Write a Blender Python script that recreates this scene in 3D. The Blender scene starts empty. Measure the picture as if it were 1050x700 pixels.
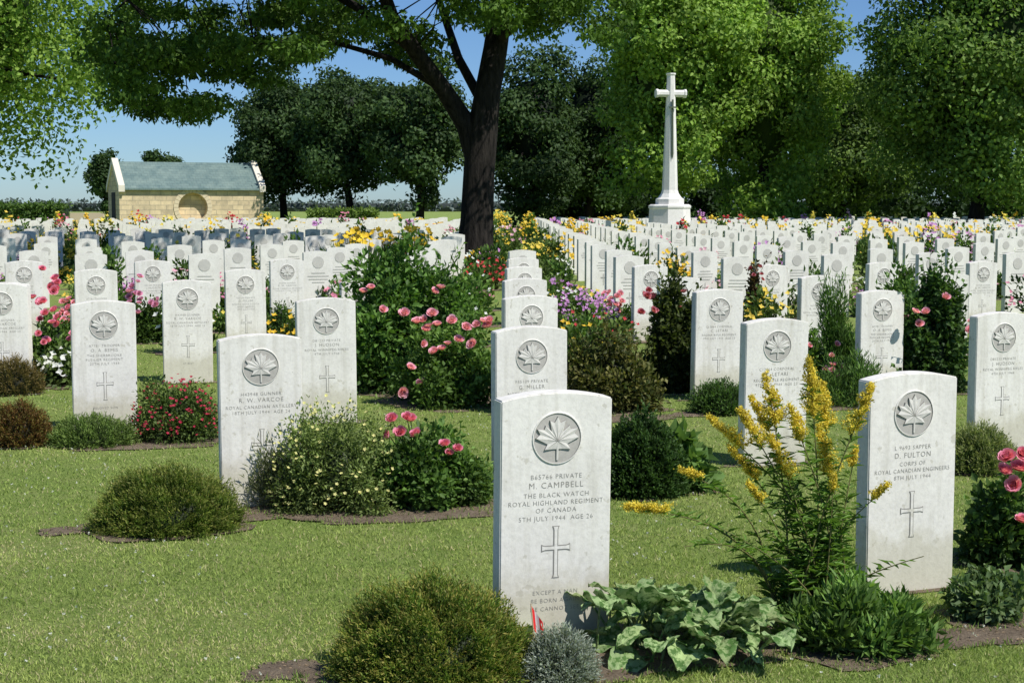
import bpy, math, bmesh, numpy as np
from mathutils import Vector
rng=np.random.default_rng(7)
scene=bpy.context.scene
F=1500.0; H=1.4; PITCH=math.atan(138/1500)
cp,sp=math.cos(PITCH),math.sin(PITCH)
ROT=math.radians(19)
SUN_EL=math.radians(52); SUN_H=np.array([0.79,-0.61]); SUN_H/=np.linalg.norm(SUN_H)

def g(x,y):
    return -0.012*6*np.tanh(np.asarray(x)/6)*np.exp(-(np.asarray(y)/18.0)**2)
def ray(px,py):
    u=(px-525)/F; v=(350-py)/F
    return np.array([u, cp+v*sp, -sp+v*cp])
def W(px,py,d):
    r=ray(px,py); t=d/r[1]
    return np.array([r[0]*t, d, H+r[2]*t])
def G(px,py,h=0.0):
    r=ray(px,py); z=0.0
    for _ in range(6):
        t=(h+z-H)/r[2]; p=np.array([r[0]*t,r[1]*t,0]); z=float(g(p[0],p[1]))
    p[2]=z; return p
def unit(a):
    a=np.asarray(a,float); return a/(np.linalg.norm(a,axis=-1,keepdims=True)+1e-9)
def rdir(n): return unit(rng.normal(size=(n,3)))

# ---------------- node helpers ----------------
def newmat(name):
    m=bpy.data.materials.new(name); m.use_nodes=True; nt=m.node_tree; nt.nodes.clear()
    out=nt.nodes.new('ShaderNodeOutputMaterial'); return m,nt,out
def nd(nt,t,**k):
    n=nt.nodes.new(t)
    for a,b in k.items():
        if a in n.inputs: n.inputs[a].default_value=b
        else: setattr(n,a,b)
    return n
def ramp(nt,fac,stops):
    r=nt.nodes.new('ShaderNodeValToRGB'); e=r.color_ramp.elements
    while len(e)<len(stops): e.new(0.5)
    for i,(p,c) in enumerate(stops):
        e[i].position=p; e[i].color=(*c,1) if len(c)==3 else c
    nt.links.new(fac,r.inputs[0]); return r.outputs[0]
def mixc(nt,fac,a,b,mode='MIX'):
    m=nt.nodes.new('ShaderNodeMix'); m.data_type='RGBA'; m.blend_type=mode
    for s,v in ((0,fac),(6,a),(7,b)):
        if hasattr(v,'is_linked'): nt.links.new(v,m.inputs[s])
        else: m.inputs[s].default_value=v if not isinstance(v,tuple) else (*v,1)
    return m.outputs[2]
def noise(nt,vec,scale,detail=4,rough=0.55):
    n=nt.nodes.new('ShaderNodeTexNoise'); n.inputs['Scale'].default_value=scale
    n.inputs['Detail'].default_value=detail; n.inputs['Roughness'].default_value=rough
    nt.links.new(vec,n.inputs['Vector']); return n.outputs[0]
def finish(nt,out,col,rough=0.8,bump=None,bs=0.3,bd=0.01,spec=0.3):
    b=nt.nodes.new('ShaderNodeBsdfPrincipled'); b.inputs['Roughness'].default_value=rough
    b.inputs['Specular IOR Level'].default_value=spec
    if hasattr(col,'is_linked'): nt.links.new(col,b.inputs['Base Color'])
    else: b.inputs['Base Color'].default_value=(*col,1)
    if bump is not None:
        bn=nt.nodes.new('ShaderNodeBump'); bn.inputs['Strength'].default_value=bs; bn.inputs['Distance'].default_value=bd
        nt.links.new(bump,bn.inputs['Height']); nt.links.new(bn.outputs[0],b.inputs['Normal'])
    nt.links.new(b.outputs[0],out.inputs[0]); return b

def foliage_mat(name,trans=0.3,rough=0.55,spec=0.25):
    m,nt,out=newmat(name)
    a=nt.nodes.new('ShaderNodeAttribute'); a.attribute_name='Col'
    b=nt.nodes.new('ShaderNodeBsdfPrincipled'); b.inputs['Roughness'].default_value=rough
    b.inputs['Specular IOR Level'].default_value=spec
    nt.links.new(a.outputs['Color'],b.inputs['Base Color'])
    t=nt.nodes.new('ShaderNodeBsdfTranslucent')
    tc=mixc(nt,1.0,a.outputs['Color'],(1.5,1.6,0.8),'MULTIPLY')
    nt.links.new(tc,t.inputs[0])
    mx=nt.nodes.new('ShaderNodeMixShader'); mx.inputs[0].default_value=trans
    nt.links.new(b.outputs[0],mx.inputs[1]); nt.links.new(t.outputs[0],mx.inputs[2])
    nt.links.new(mx.outputs[0],out.inputs[0]); return m
M_FOL=foliage_mat('leaf_material',0.3)
M_TREE=foliage_mat('tree_leaf_material',0.30,0.6,0.2)
M_GRASS=foliage_mat('grass_blade_material',0.25,0.6,0.15)

def stone_mat(name,base,dark,scale=1.0,dirt=True):
    m,nt,out=newmat(name)
    tc=nt.nodes.new('ShaderNodeTexCoord'); gm=nt.nodes.new('ShaderNodeNewGeometry')
    n1=noise(nt,gm.outputs['Position'],5*scale,6,0.6); n2=noise(nt,gm.outputs['Position'],60*scale,4,0.7)
    c=ramp(nt,n1,[(0.3,dark),(0.6,base)])
    c=mixc(nt,0.20,c,ramp(nt,n2,[(0.38,tuple(v*0.6 for v in dark)),(0.56,base)]))
    if dirt:
        s=nt.nodes.new('ShaderNodeSeparateXYZ'); nt.links.new(tc.outputs['Object'],s.inputs[0])
        n3=noise(nt,gm.outputs['Position'],11,6,0.75)
        ma=nd(nt,'ShaderNodeMath',operation='MULTIPLY_ADD'); nt.links.new(n3,ma.inputs[0]); ma.inputs[1].default_value=-0.32
        nt.links.new(s.outputs[2],ma.inputs[2])
        f=ramp(nt,ma.outputs[0],[(0.0,(1,1,1)),(0.11,(0,0,0))])
        mu=nd(nt,'ShaderNodeMath',operation='MULTIPLY'); nt.links.new(f,mu.inputs[0]); mu.inputs[1].default_value=0.42
        c=mixc(nt,mu.outputs[0],c,(0.38,0.34,0.19))
        mp=nd(nt,'ShaderNodeMapping'); mp.inputs['Scale'].default_value=(22,22,1.6); nt.links.new(gm.outputs['Position'],mp.inputs[0])
        st=noise(nt,mp.outputs[0],1.0,4,0.6)
        c=mixc(nt,ramp(nt,st,[(0.50,(0,0,0)),(0.8,(0.5,0.5,0.5))]),c,(0.44,0.41,0.33))
        n4=noise(nt,gm.outputs['Position'],26,3,0.5)
        c=mixc(nt,ramp(nt,n4,[(0.65,(0,0,0)),(0.69,(0.5,0.5,0.5))]),c,(0.46,0.43,0.34))
    finish(nt,out,c,0.85,n2,0.3,0.003,0.15); return m
M_STONE=stone_mat('portland_stone',(0.83,0.80,0.735),(0.72,0.69,0.63))
M_CROSS=stone_mat('white_cross_stone',(0.82,0.79,0.73),(0.70,0.67,0.62),0.3,False)
M_EMB=stone_mat('emblem_recess_shade',(0.50,0.475,0.43),(0.42,0.40,0.36),1,False)  # darker tone paints recess shade around the leaf; the disc is not sunk
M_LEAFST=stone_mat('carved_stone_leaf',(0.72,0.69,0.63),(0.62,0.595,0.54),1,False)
m,nt,out=newmat('engraving_shade_paint'); finish(nt,out,(0.29,0.275,0.245),0.9); M_TXT=m  # dark grey paints the shade inside engraved strokes; nothing is cut in
m,nt,out=newmat('bronze'); b=finish(nt,out,(0.10,0.12,0.08),0.5); M_BRONZE=m
def bark():
    m,nt,out=newmat('bark'); gm=nt.nodes.new('ShaderNodeNewGeometry')
    mp=nd(nt,'ShaderNodeMapping'); mp.inputs['Scale'].default_value=(9,9,1.5); nt.links.new(gm.outputs['Position'],mp.inputs[0])
    n=noise(nt,mp.outputs[0],1.6,7,0.65)
    finish(nt,out,ramp(nt,n,[(0.35,(0.010,0.009,0.008)),(0.65,(0.040,0.034,0.029))]),0.95,n,1.0,0.06,0.1); return m
M_BARK=bark()
def lawn():
    m,nt,out=newmat('lawn'); gm=nt.nodes.new('ShaderNodeNewGeometry'); P=gm.outputs['Position']
    a=noise(nt,P,0.7,5,0.6); b_=noise(nt,P,5,6,0.7); c_=noise(nt,P,90,4,0.8)
    c=ramp(nt,a,[(0.3,(0.17,0.26,0.05)),(0.7,(0.31,0.35,0.10))])
    c=mixc(nt,0.55,c,ramp(nt,b_,[(0.33,(0.11,0.19,0.035)),(0.5,(0.25,0.32,0.08)),(0.64,(0.43,0.41,0.18))]))
    c=mixc(nt,0.5,c,ramp(nt,c_,[(0.3,(0.05,0.09,0.02)),(0.55,(0.26,0.35,0.085)),(0.75,(0.47,0.48,0.20))]))
    finish(nt,out,c,0.9,c_,0.9,0.02,0.1); return m
M_LAWN=lawn()
def soil():
    m,nt,out=newmat('soil'); gm=nt.nodes.new('ShaderNodeNewGeometry'); P=gm.outputs['Position']
    n=noise(nt,P,12,7,0.7); n2=noise(nt,P,80,5,0.8)
    c=ramp(nt,n,[(0.3,(0.15,0.11,0.075)),(0.7,(0.36,0.285,0.20))])
    c=mixc(nt,0.45,c,ramp(nt,n2,[(0.35,(0.06,0.04,0.028)),(0.65,(0.40,0.32,0.23))]))
    finish(nt,out,c,0.95,n2,1.0,0.02,0.1); return m
M_SOIL=soil()

# ---------------- mesh builder ----------------
class PB:
    def __init__(s): s.V=[];s.F=[];s.C=[];s.n=0
    def add(s,V,Fc,C):
        V=np.asarray(V,float);Fc=np.asarray(Fc,int);C=np.asarray(C,float)
        if C.ndim==1: C=np.tile(C,(len(Fc),1))
        s.V.append(V);s.F.append(Fc+s.n);s.C.append(C);s.n+=len(V)
    def leaves(s,P,D,N,L,Wd,col,fold=0.2,curl=0.12):
        P=np.asarray(P,float);n=len(P)
        if n==0:return
        D=unit(np.broadcast_to(D,(n,3)));N=np.broadcast_to(N,(n,3));S=unit(np.cross(D,N));N=np.cross(S,D)
        L=np.broadcast_to(np.asarray(L,float),(n,))[:,None];Wd=np.broadcast_to(np.asarray(Wd,float),(n,))[:,None]
        m=P+D*L*0.45+N*fold*Wd
        V=np.stack([P,m+S*Wd*.5,P+D*L-N*curl*L,m-S*Wd*.5],1).reshape(-1,3)
        b=np.arange(n)[:,None]*4
        Fc=np.concatenate([b+np.array([0,1,2]),b+np.array([0,2,3])],1).reshape(-1,3)
        C=np.repeat(np.clip(np.broadcast_to(col,(n,3)),0,0.95),2,axis=0)
        s.add(V,Fc,C)
    def petals(s,P,D,N,L,Wd,col,cup=0.25):
        P=np.asarray(P,float);n=len(P)
        D=unit(np.broadcast_to(D,(n,3)));S=unit(np.cross(D,np.broadcast_to(N,(n,3))));N=np.cross(S,D)
        L=np.broadcast_to(np.asarray(L,float),(n,))[:,None];Wd=np.broadcast_to(np.asarray(Wd,float),(n,))[:,None]
        pts=[(0.0,0.12,0),(0.45,0.5,cup*.6),(0.85,0.38,cup),(1.0,0,cup*.8),(0.85,-0.38,cup),(0.45,-0.5,cup*.6),(0.0,-0.12,0)]
        V=np.stack([P+D*L*a+S*Wd*b+N*Wd*c for a,b,c in pts],1).reshape(-1,3);k=7
        b=np.arange(n)[:,None]*k
        Fc=np.concatenate([b+np.array([0,i,i+1]) for i in range(1,6)],1).reshape(-1,3)
        s.add(V,Fc,np.repeat(np.clip(np.broadcast_to(col,(n,3)),0,.95),5,axis=0))
    def tube(s,pts,rad,col=(0.1,0.1,0.05),sides=6):
        pts=np.asarray(pts,float);n=len(pts);rad=np.broadcast_to(rad,(n,))
        T=np.gradient(pts,axis=0);T=unit(T)
        ref=np.array([0.0,1,0]) if abs(T[0][1])<0.9 else np.array([1.0,0,0])
        A=unit(np.cross(T,ref));B=np.cross(T,A)
        th=np.arange(sides)/sides*2*math.pi
        V=(pts[:,None,:]+rad[:,None,None]*(np.cos(th)[None,:,None]*A[:,None,:]+np.sin(th)[None,:,None]*B[:,None,:])).reshape(-1,3)
        Fc=[]
        for i in range(n-1):
            for k in range(sides):
                a=i*sides+k;b=i*sides+(k+1)%sides;Fc+=[(a,b,b+sides),(a,b+sides,a+sides)]
        s.add(V,Fc,np.array(col))
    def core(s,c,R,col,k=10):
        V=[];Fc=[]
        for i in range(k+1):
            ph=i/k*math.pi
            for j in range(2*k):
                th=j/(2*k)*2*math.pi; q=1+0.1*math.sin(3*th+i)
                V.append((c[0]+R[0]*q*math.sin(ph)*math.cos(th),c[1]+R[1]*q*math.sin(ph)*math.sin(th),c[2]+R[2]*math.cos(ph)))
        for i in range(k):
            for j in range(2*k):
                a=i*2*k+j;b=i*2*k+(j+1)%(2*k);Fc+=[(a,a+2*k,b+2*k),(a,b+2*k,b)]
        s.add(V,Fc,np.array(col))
    def build(s,name,mat,smooth=False,parent=None):
        V=np.concatenate(s.V);Fc=np.concatenate(s.F);C=np.concatenate(s.C)
        me=bpy.data.meshes.new(name);me.vertices.add(len(V));me.vertices.foreach_set('co',V.astype(np.float32).ravel())
        me.loops.add(len(Fc)*3);me.loops.foreach_set('vertex_index',Fc.astype(np.int32).ravel())
        me.polygons.add(len(Fc));me.polygons.foreach_set('loop_start',np.arange(0,len(Fc)*3,3,dtype=np.int32))
        me.update(calc_edges=True)
        at=me.color_attributes.new('Col','FLOAT_COLOR','CORNER')
        cc=np.ones((len(Fc)*3,4),np.float32);cc[:,:3]=np.repeat(C,3,axis=0);at.data.foreach_set('color',cc.ravel())
        if smooth: me.polygons.foreach_set('use_smooth',np.ones(len(Fc),bool))
        me.materials.append(mat)
        o=bpy.data.objects.new(name,me);scene.collection.objects.link(o)
        if parent: o.parent=parent
        return o
def empty(name,loc=(0,0,0),rot=0):
    e=bpy.data.objects.new(name,None);e.location=loc;e.rotation_euler=(0,0,rot);e.empty_display_size=0.3
    scene.collection.objects.link(e);return e
def pymesh(name,V,Fc,mat,parent=None,smooth=False):
    me=bpy.data.meshes.new(name);me.from_pydata([tuple(map(float,v)) for v in V],[],[tuple(f) for f in Fc]);me.update()
    me.materials.append(mat)
    if smooth:
        for p in me.polygons:p.use_smooth=True
    o=bpy.data.objects.new(name,me);scene.collection.objects.link(o)
    if parent:o.parent=parent
    return o
def box(x0,x1,y0,y1,z0,z1):
    V=[(x0,y0,z0),(x1,y0,z0),(x1,y1,z0),(x0,y1,z0),(x0,y0,z1),(x1,y0,z1),(x1,y1,z1),(x0,y1,z1)]
    return V,[(0,3,2,1),(4,5,6,7),(0,1,5,4),(1,2,6,5),(2,3,7,6),(3,0,4,7)]

# ---------------- ground ----------------
def axis(lo,hi,st,far):
    a=list(np.arange(lo,hi+1e-6,st)); k=st
    while a[-1]<far: k*=1.5;a.append(a[-1]+k)
    k=st;b=[];c=lo
    while c>-far: k*=1.5;c-=k;b.append(c)
    return np.array(b[::-1]+a)
xs=axis(-14,14,0.5,2500);ys=axis(-6,40,0.5,2500)
X,Y=np.meshgrid(xs,ys);Z=g(X,Y)
V=np.stack([X,Y,Z],-1).reshape(-1,3);nx=len(xs)
Fc=[(j*nx+i,j*nx+i+1,(j+1)*nx+i+1,(j+1)*nx+i) for j in range(len(ys)-1) for i in range(nx-1)]
pymesh('lawn_ground',V,Fc,M_LAWN,smooth=True)
PATCH=[]
def patch(x,y,rx,ry): PATCH.append((x,y,rx,ry,rng.random()*6))

# ---------------- headstones ----------------
AX,AY=1.33,0.46
near=[]
explicit=[(565,400),(932,382),(266,341),(543,334),(793,326),(1026,320),(105,308),(334,305),(543,302),(735,297),(903,295),(0,290)]
for (px,py) in explicit:
    p=G(px,py,0.81); near.append((p[0],p[1]))
slope=AY/AX
ROWC=[near[0][1]-near[0][0]*slope, near[3][1]-near[3][0]*slope, near[8][1]-near[8][0]*slope]
r0=ROWC[2]
rows=ROWC[:]+[r0+2.5*k for k in range(1,31)]
TREE=(-0.84,33.0)
far=[]
for j in range(3,len(rows)):
    for i in range(-40,41):
        x=0.12+AX*i+rng.normal()*0.03; y=rows[j]+slope*x+rng.normal()*0.03
        if y<9 or abs(x)>0.40*y+4 or y>88: continue
        if abs(x-TREE[0])<0.9 and abs(y-TREE[1])<0.9: continue
        if math.hypot(x-6.9,y-62)<3.2: continue
        if y>20 and abs(x-0.12)<0.5: continue
        (near if y<17.5 else far).append((x,y))

prof=[(-0.19,-0.12),(0.19,-0.12),(0.19,0.787)]
for k in range(1,12):
    x=0.19-0.38*k/12; prof.append((x,0.787+0.023*(1-(x/0.19)**2)))
prof.append((-0.19,0.787)); T=0.038
n=len(prof)
sV=[(x,-T,z) for x,z in prof]+[(x,T,z) for x,z in prof]
sF=[tuple(range(n)),tuple(range(2*n-1,n-1,-1))]+[(i,i+n,(i+1)%n+n,(i+1)%n) for i in range(n)]
me_stone=bpy.data.meshes.new('headstone_slab');me_stone.from_pydata(sV,[],sF);me_stone.update();me_stone.materials.append(M_STONE)
bm=bmesh.new();bm.from_mesh(me_stone);bmesh.ops.recalc_face_normals(bm,faces=bm.faces)
bmesh.ops.bevel(bm,geom=[e for e in bm.edges if e.calc_face_angle(0)>0.7],offset=0.004,segments=2,affect='EDGES')
bm.to_mesh(me_stone);bm.free()

half=[(0,1.0),(.14,.74),(.36,.84),(.27,.36),(.56,.62),(.62,.44),(.94,.48),(.80,.24),(1.0,.08),(.46,-.20),(.60,-.44),(.22,-.42),(.05,-.42),(.04,-.92)]
outl=half+[(-x,y) for x,y in half[::-1] if x>0]
tips={0,2,4,6,8,10}
def emblem_mesh():
    V=[];Fc=[];Mi=[]
    cz=0.662;r=0.080;s=0.073;y0=-T-0.001
    n=40
    V.append((0,y0,cz))
    for k in range(n):
        a=2*math.pi*k/n;V.append((r*math.cos(a),y0,cz+r*math.sin(a)))
    for k in range(n):Fc.append((0,1+k,1+(k+1)%n));Mi.append(0)
    b=len(V)
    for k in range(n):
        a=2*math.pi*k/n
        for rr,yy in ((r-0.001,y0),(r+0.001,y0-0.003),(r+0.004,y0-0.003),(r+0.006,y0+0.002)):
            V.append((rr*math.cos(a),yy,cz+rr*math.sin(a)))
    for k in range(n):
        for q in range(3):
            i=b+k*4+q;j=b+((k+1)%n)*4+q;Fc.append((i,i+1,j+1,j));Mi.append(2 if q==0 else 3)
    b=len(V);V.append((0,y0-0.0065,cz-0.008))
    m=len(outl)
    for i,(x,z) in enumerate(outl):
        tip = (abs(x),z) in [half[t] for t in tips]
        V.append((x*s,y0-(0.0062 if tip else 0.0040),cz+z*s-0.004))
    for i in range(m):Fc.append((b,b+1+i,b+1+(i+1)%m));Mi.append(1)
    b2=len(V)
    for i,(x,z) in enumerate(outl):V.append((x*s*1.03,y0-0.0006,cz+z*s*1.03-0.004))
    for i in range(m):
        Fc.append((b+1+i,b2+i,b2+(i+1)%m,b+1+(i+1)%m));Mi.append(2)
    for t in (0,2,4,6,8,10):
        for sg in ((1,) if t==0 else (1,-1)):
            x,z=half[t];x*=sg
            dx,dz=x*s,z*s-0.004+0.008;l=math.hypot(dx,dz);nxv,nz=-dz/l*0.0006,dx/l*0.0006
            q=len(V);V+= [(nxv,y0-0.0073,cz-0.008+nz),(-nxv,y0-0.0073,cz-0.008-nz),(dx*.75,y0-0.0071,cz-0.008+dz*.75)]
            Fc.append((q,q+1,q+2));Mi.append(2)
    me=bpy.data.meshes.new('maple_leaf_emblem');me.from_pydata(V,[],Fc);me.update()
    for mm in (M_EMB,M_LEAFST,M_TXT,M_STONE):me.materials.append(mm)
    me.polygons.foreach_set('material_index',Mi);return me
me_emb=emblem_mesh()
def cross_mesh():
    V=[];Fc=[];Mi=[]
    def poly(s,y,mi):
        w,fl=0.0085,0.013
        cz=0.285+0.018;P=[]
        for q,L in ((0,0.072),(1,0.050),(2,0.100),(3,0.050)):
            a=math.pi/2-q*math.pi/2
            d=(math.cos(a),math.sin(a));p=(math.sin(a),-math.cos(a))
            L2=L+(s-1)*0.006; ww=w*s;ff=fl*s
            for (al,wd) in ((ww,-ww),(L2-0.012,-ww),(L2,-ff),(L2,ff),(L2-0.012,ww)):
                P.append((d[0]*al+p[0]*wd,y,cz+d[1]*al+p[1]*wd))
        b=len(V);V.extend(P);Fc.append(tuple(range(b,b+len(P))));Mi.append(mi)
    poly(1.0,-T-0.0010,0);poly(0.6,-T-0.0022,1)  # flat dark outline colours in the shade of an incised cross
    me=bpy.data.meshes.new('cross_carving');me.from_pydata(V,[],Fc);me.update()
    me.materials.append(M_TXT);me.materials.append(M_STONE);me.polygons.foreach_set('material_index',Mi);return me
me_cross=cross_mesh()
def text_mesh(lines):
    V=[];Fc=[]
    for (txt,z,size,maxw) in lines:
        cu=bpy.data.curves.new('t','FONT');cu.body=txt;cu.size=size;cu.align_x='CENTER';cu.resolution_u=2;cu.space_character=1.15;cu.offset=-0.0003
        o=bpy.data.objects.new('t',cu);scene.collection.objects.link(o);bpy.context.view_layer.update()
        me=bpy.data.meshes.new_from_object(o.evaluated_get(bpy.context.evaluated_depsgraph_get()))
        if len(me.vertices):
            co=np.array([v.co[:] for v in me.vertices]);mid=(co[:,0].max()+co[:,0].min())/2;w=co[:,0].max()-co[:,0].min();sc=min(1,maxw/w)
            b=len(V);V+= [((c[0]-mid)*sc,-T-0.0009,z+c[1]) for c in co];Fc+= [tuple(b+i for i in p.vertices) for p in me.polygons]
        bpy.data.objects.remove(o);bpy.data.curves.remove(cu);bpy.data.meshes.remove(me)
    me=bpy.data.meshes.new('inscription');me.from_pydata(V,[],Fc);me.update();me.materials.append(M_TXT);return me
def insc(l,foot):
    zs=[0.530,0.500,0.470,0.445,0.420,0.394]
    L=[(t,zs[i],0.028 if i==1 else 0.022,0.325) for i,t in enumerate(l)]
    L+=[(t,0.150-0.027*i,0.020,0.30) for i,t in enumerate(foot)]
    return text_mesh(L)
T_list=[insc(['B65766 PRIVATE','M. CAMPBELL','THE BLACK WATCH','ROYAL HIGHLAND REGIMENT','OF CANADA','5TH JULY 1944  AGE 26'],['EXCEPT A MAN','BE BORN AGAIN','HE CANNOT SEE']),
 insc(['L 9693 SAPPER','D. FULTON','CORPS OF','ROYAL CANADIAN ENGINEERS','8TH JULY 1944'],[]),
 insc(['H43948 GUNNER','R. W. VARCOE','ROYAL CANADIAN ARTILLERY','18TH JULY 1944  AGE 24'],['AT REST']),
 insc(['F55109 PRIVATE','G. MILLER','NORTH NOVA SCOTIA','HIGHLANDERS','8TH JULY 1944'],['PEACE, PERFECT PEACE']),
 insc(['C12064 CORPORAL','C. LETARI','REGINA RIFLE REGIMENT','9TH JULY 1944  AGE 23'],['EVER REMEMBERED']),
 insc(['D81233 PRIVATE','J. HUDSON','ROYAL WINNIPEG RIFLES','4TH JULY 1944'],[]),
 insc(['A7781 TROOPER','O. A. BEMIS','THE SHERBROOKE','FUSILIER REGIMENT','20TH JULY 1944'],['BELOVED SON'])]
order=[0,1,2,3,4,5,6,5,3,4,6,2]
for i,(x,y) in enumerate(near):
    e=empty('headstone',(x,y,float(g(x,y))-0.005+rng.normal()*0.006),ROT+rng.normal()*math.radians(1.0))
    e.rotation_euler[0]=rng.normal()*0.008;e.rotation_euler[1]=rng.normal()*0.006
    ti=order[i] if i<len(order) else int(rng.integers(2,7))
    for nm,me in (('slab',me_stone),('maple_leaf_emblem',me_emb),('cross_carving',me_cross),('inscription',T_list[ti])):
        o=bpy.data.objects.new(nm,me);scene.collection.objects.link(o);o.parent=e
    patch(x,y+0.02,0.27,0.10)
V=[];Fc=[];Mi=[];n=len(prof)
for (x,y) in far:
    z0=float(g(x,y))+rng.normal()*0.014;r=ROT+rng.normal()*0.025;c,s_=math.cos(r),math.sin(r)
    ti=rng.normal()*0.015
    def tr(a,b_,z): return (x+a*c-b_*s_,y+a*s_+b_*c,z0+z+ti*a)
    b=len(V);V+= [tr(a,bb,z) for a,bb,z in sV];Fc+= [tuple(b+i for i in f) for f in sF];Mi+= [0]*len(sF)
    if y<45:
        b=len(V);m=10
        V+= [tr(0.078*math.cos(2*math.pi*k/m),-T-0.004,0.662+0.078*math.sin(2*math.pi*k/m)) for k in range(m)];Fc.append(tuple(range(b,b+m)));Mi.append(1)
        for zz,ww in ((0.52,0.10),(0.48,0.14),(0.44,0.12),(0.40,0.08)):
            ww*=rng.uniform(.7,1.1)
            b=len(V);V+= [tr(-ww,-T-0.004,zz),tr(ww,-T-0.004,zz),tr(ww,-T-0.004,zz+0.010),tr(-ww,-T-0.004,zz+0.010)];Fc.append((b,b+1,b+2,b+3));Mi.append(1)
        for (a0,a1,z0_,z1_) in ((-0.008,0.008,0.18,0.36),(-0.045,0.045,0.29,0.306)):
            yy=-T-0.004-(0.002 if a1>0.02 else 0)
            b=len(V);V+= [tr(a0,yy,z0_),tr(a1,yy,z0_),tr(a1,yy,z1_),tr(a0,yy,z1_)];Fc.append((b,b+1,b+2,b+3));Mi.append(1)
M_FE=stone_mat('carving_shade_far',(0.57,0.545,0.495),(0.48,0.46,0.42),1,False)  # darker tone paints carving shade on flat distant emblems, lettering and crosses
M_STF=stone_mat('portland_stone_far',(0.81,0.78,0.715),(0.66,0.63,0.57),1,False)
o=pymesh('headstone_rows',V,Fc,M_STF);o.data.materials.append(M_FE);o.data.polygons.foreach_set('material_index',Mi)
bm=bmesh.new();bm.from_mesh(o.data);bmesh.ops.recalc_face_normals(bm,faces=bm.faces);bm.to_mesh(o.data);bm.free()

# ---------------- plants ----------------
def shrub(pb,c,rx,ry,h,n,L,Wd,c1,c2,ncl=14,clr=0.35,core=True,up=0.3,fill=0.4,pt=True,shoots=1.0):
    c=np.asarray(c,float)
    if pt: patch(c[0],c[1],rx*1.05+0.04,ry*0.95+0.05)
    d=rdir(ncl);d[:,2]=np.abs(d[:,2])
    rad=rng.uniform(0.40,0.88,(ncl,1))
    cc=c+d*rad*np.array([rx,ry,h])+np.array([0,0,h*0.05])
    cc=np.vstack([cc,c+np.array([[0,0,h*0.4]]),c+np.array([[rx*.3,-ry*.3,h*0.2]]),c+np.array([[-rx*.3,-ry*.3,h*0.25]])]);k=len(cc)
    br=rng.uniform(0.6,1.35,k)
    idx=rng.integers(0,k,n);v=rdir(n);rr=rng.uniform(fill,1.18,(n,1))
    R=np.array([rx,ry,h*0.9])*clr
    P=cc[idx]+v*rr*R*rng.uniform(0.8,1.25,(n,1));P[:,2]=np.maximum(P[:,2],c[2]+0.005+rng.random(n)*0.03)
    Dn=v+rdir(n)*0.8+np.array([0,0,up]);Nn=v*0.7+rdir(n)*0.6+np.array([0,0,0.5])
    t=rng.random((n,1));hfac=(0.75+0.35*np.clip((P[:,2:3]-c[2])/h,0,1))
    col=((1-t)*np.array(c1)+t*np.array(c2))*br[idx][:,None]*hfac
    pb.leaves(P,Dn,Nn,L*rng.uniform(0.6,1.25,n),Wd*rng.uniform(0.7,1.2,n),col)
    ns=int(max(3,ncl//2)*shoots)
    for q in range(ns):
        a=cc[rng.integers(0,k)];dd=unit((a-c)*np.array([1,1,1])+np.array([0,0,h*.6])+rng.normal(size=3)*h*.3);l=h*rng.uniform(.15,.42)
        m_=9;tt=np.linspace(.2,1,m_)[:,None];PP=a+dd*l*tt
        pb.tube([a,a+dd*l],[L*.05,L*.03],np.array(c2)*.8,3)
        pb.leaves(PP,rdir(m_)+dd*.7,rdir(m_)+[0,0,.6],L*rng.uniform(.6,1,m_),Wd,np.array(c2)*rng.uniform(.8,1.25,(m_,1)))
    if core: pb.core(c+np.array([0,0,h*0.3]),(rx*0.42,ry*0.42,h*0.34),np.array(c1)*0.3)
    for q in cc[:8]:
        a=c+rng.normal(size=3)*0.01;a[2]=c[2]-0.01
        mid=(a+q)/2+rng.normal(size=3)*0.02
        pb.tube([a,mid,q],[0.006,0.004,0.002],(0.09,0.07,0.04),4)
    return cc
def rose(pb,p,r,col,out=(0,-0.6,0.8)):
    out=unit(np.array(out)+rng.normal(size=3)*0.35);a=unit(np.cross(out,[0.3,0.2,0.9]));b=np.cross(out,a)
    K=26;k=np.arange(K);th=k*2.4;t=k/(K-1.0)
    rad=np.cos(th)[:,None]*a+np.sin(th)[:,None]*b
    D=rad*(0.12+0.80*t[:,None])+out*(1.0-0.65*t[:,None])
    P=np.asarray(p)+rad*r*0.10
    cc=np.array(col)*(0.75+0.4*t[:,None])*rng.uniform(.85,1.1,(K,1))
    cc=cc*(1-0.45*t[:,None])+np.array([0.86,0.56,0.66])*0.45*t[:,None]
    pb.petals(P,D,out*0.4-rad,r*(0.62+0.36*t)*rng.uniform(.85,1.1,K),r*(0.7+0.4*t),cc,0.26)
def small_flowers(pb,P,s,col,petals=5):
    n=len(P);out=unit(rdir(n)*0.5+np.array([0.1,-0.6,0.8]))
    a=unit(np.cross(out,rdir(n)));b=np.cross(out,a)
    for k in range(petals):
        th=2*math.pi*k/petals
        pb.leaves(P,a*math.cos(th)+b*math.sin(th)+out*0.35,out,s*rng.uniform(0.8,1.1,n),s*0.75,np.array(col)*rng.uniform(0.8,1.1,(n,1)),0.1,0)
def scale_at(p): return F/p[1]
def rel(c,rx,ry,h,n,lo=0.2):
    v=rdir(n);v[:,2]=np.abs(v[:,2])*(1-lo)+lo;v[:,1]=-np.abs(v[:,1])*0.9
    return np.asarray(c)+v*np.array([rx,ry,h])*rng.uniform(.85,1.08,(n,1))
PINK=(0.78,0.18,0.32);LPINK=(0.86,0.40,0.52)
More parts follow.
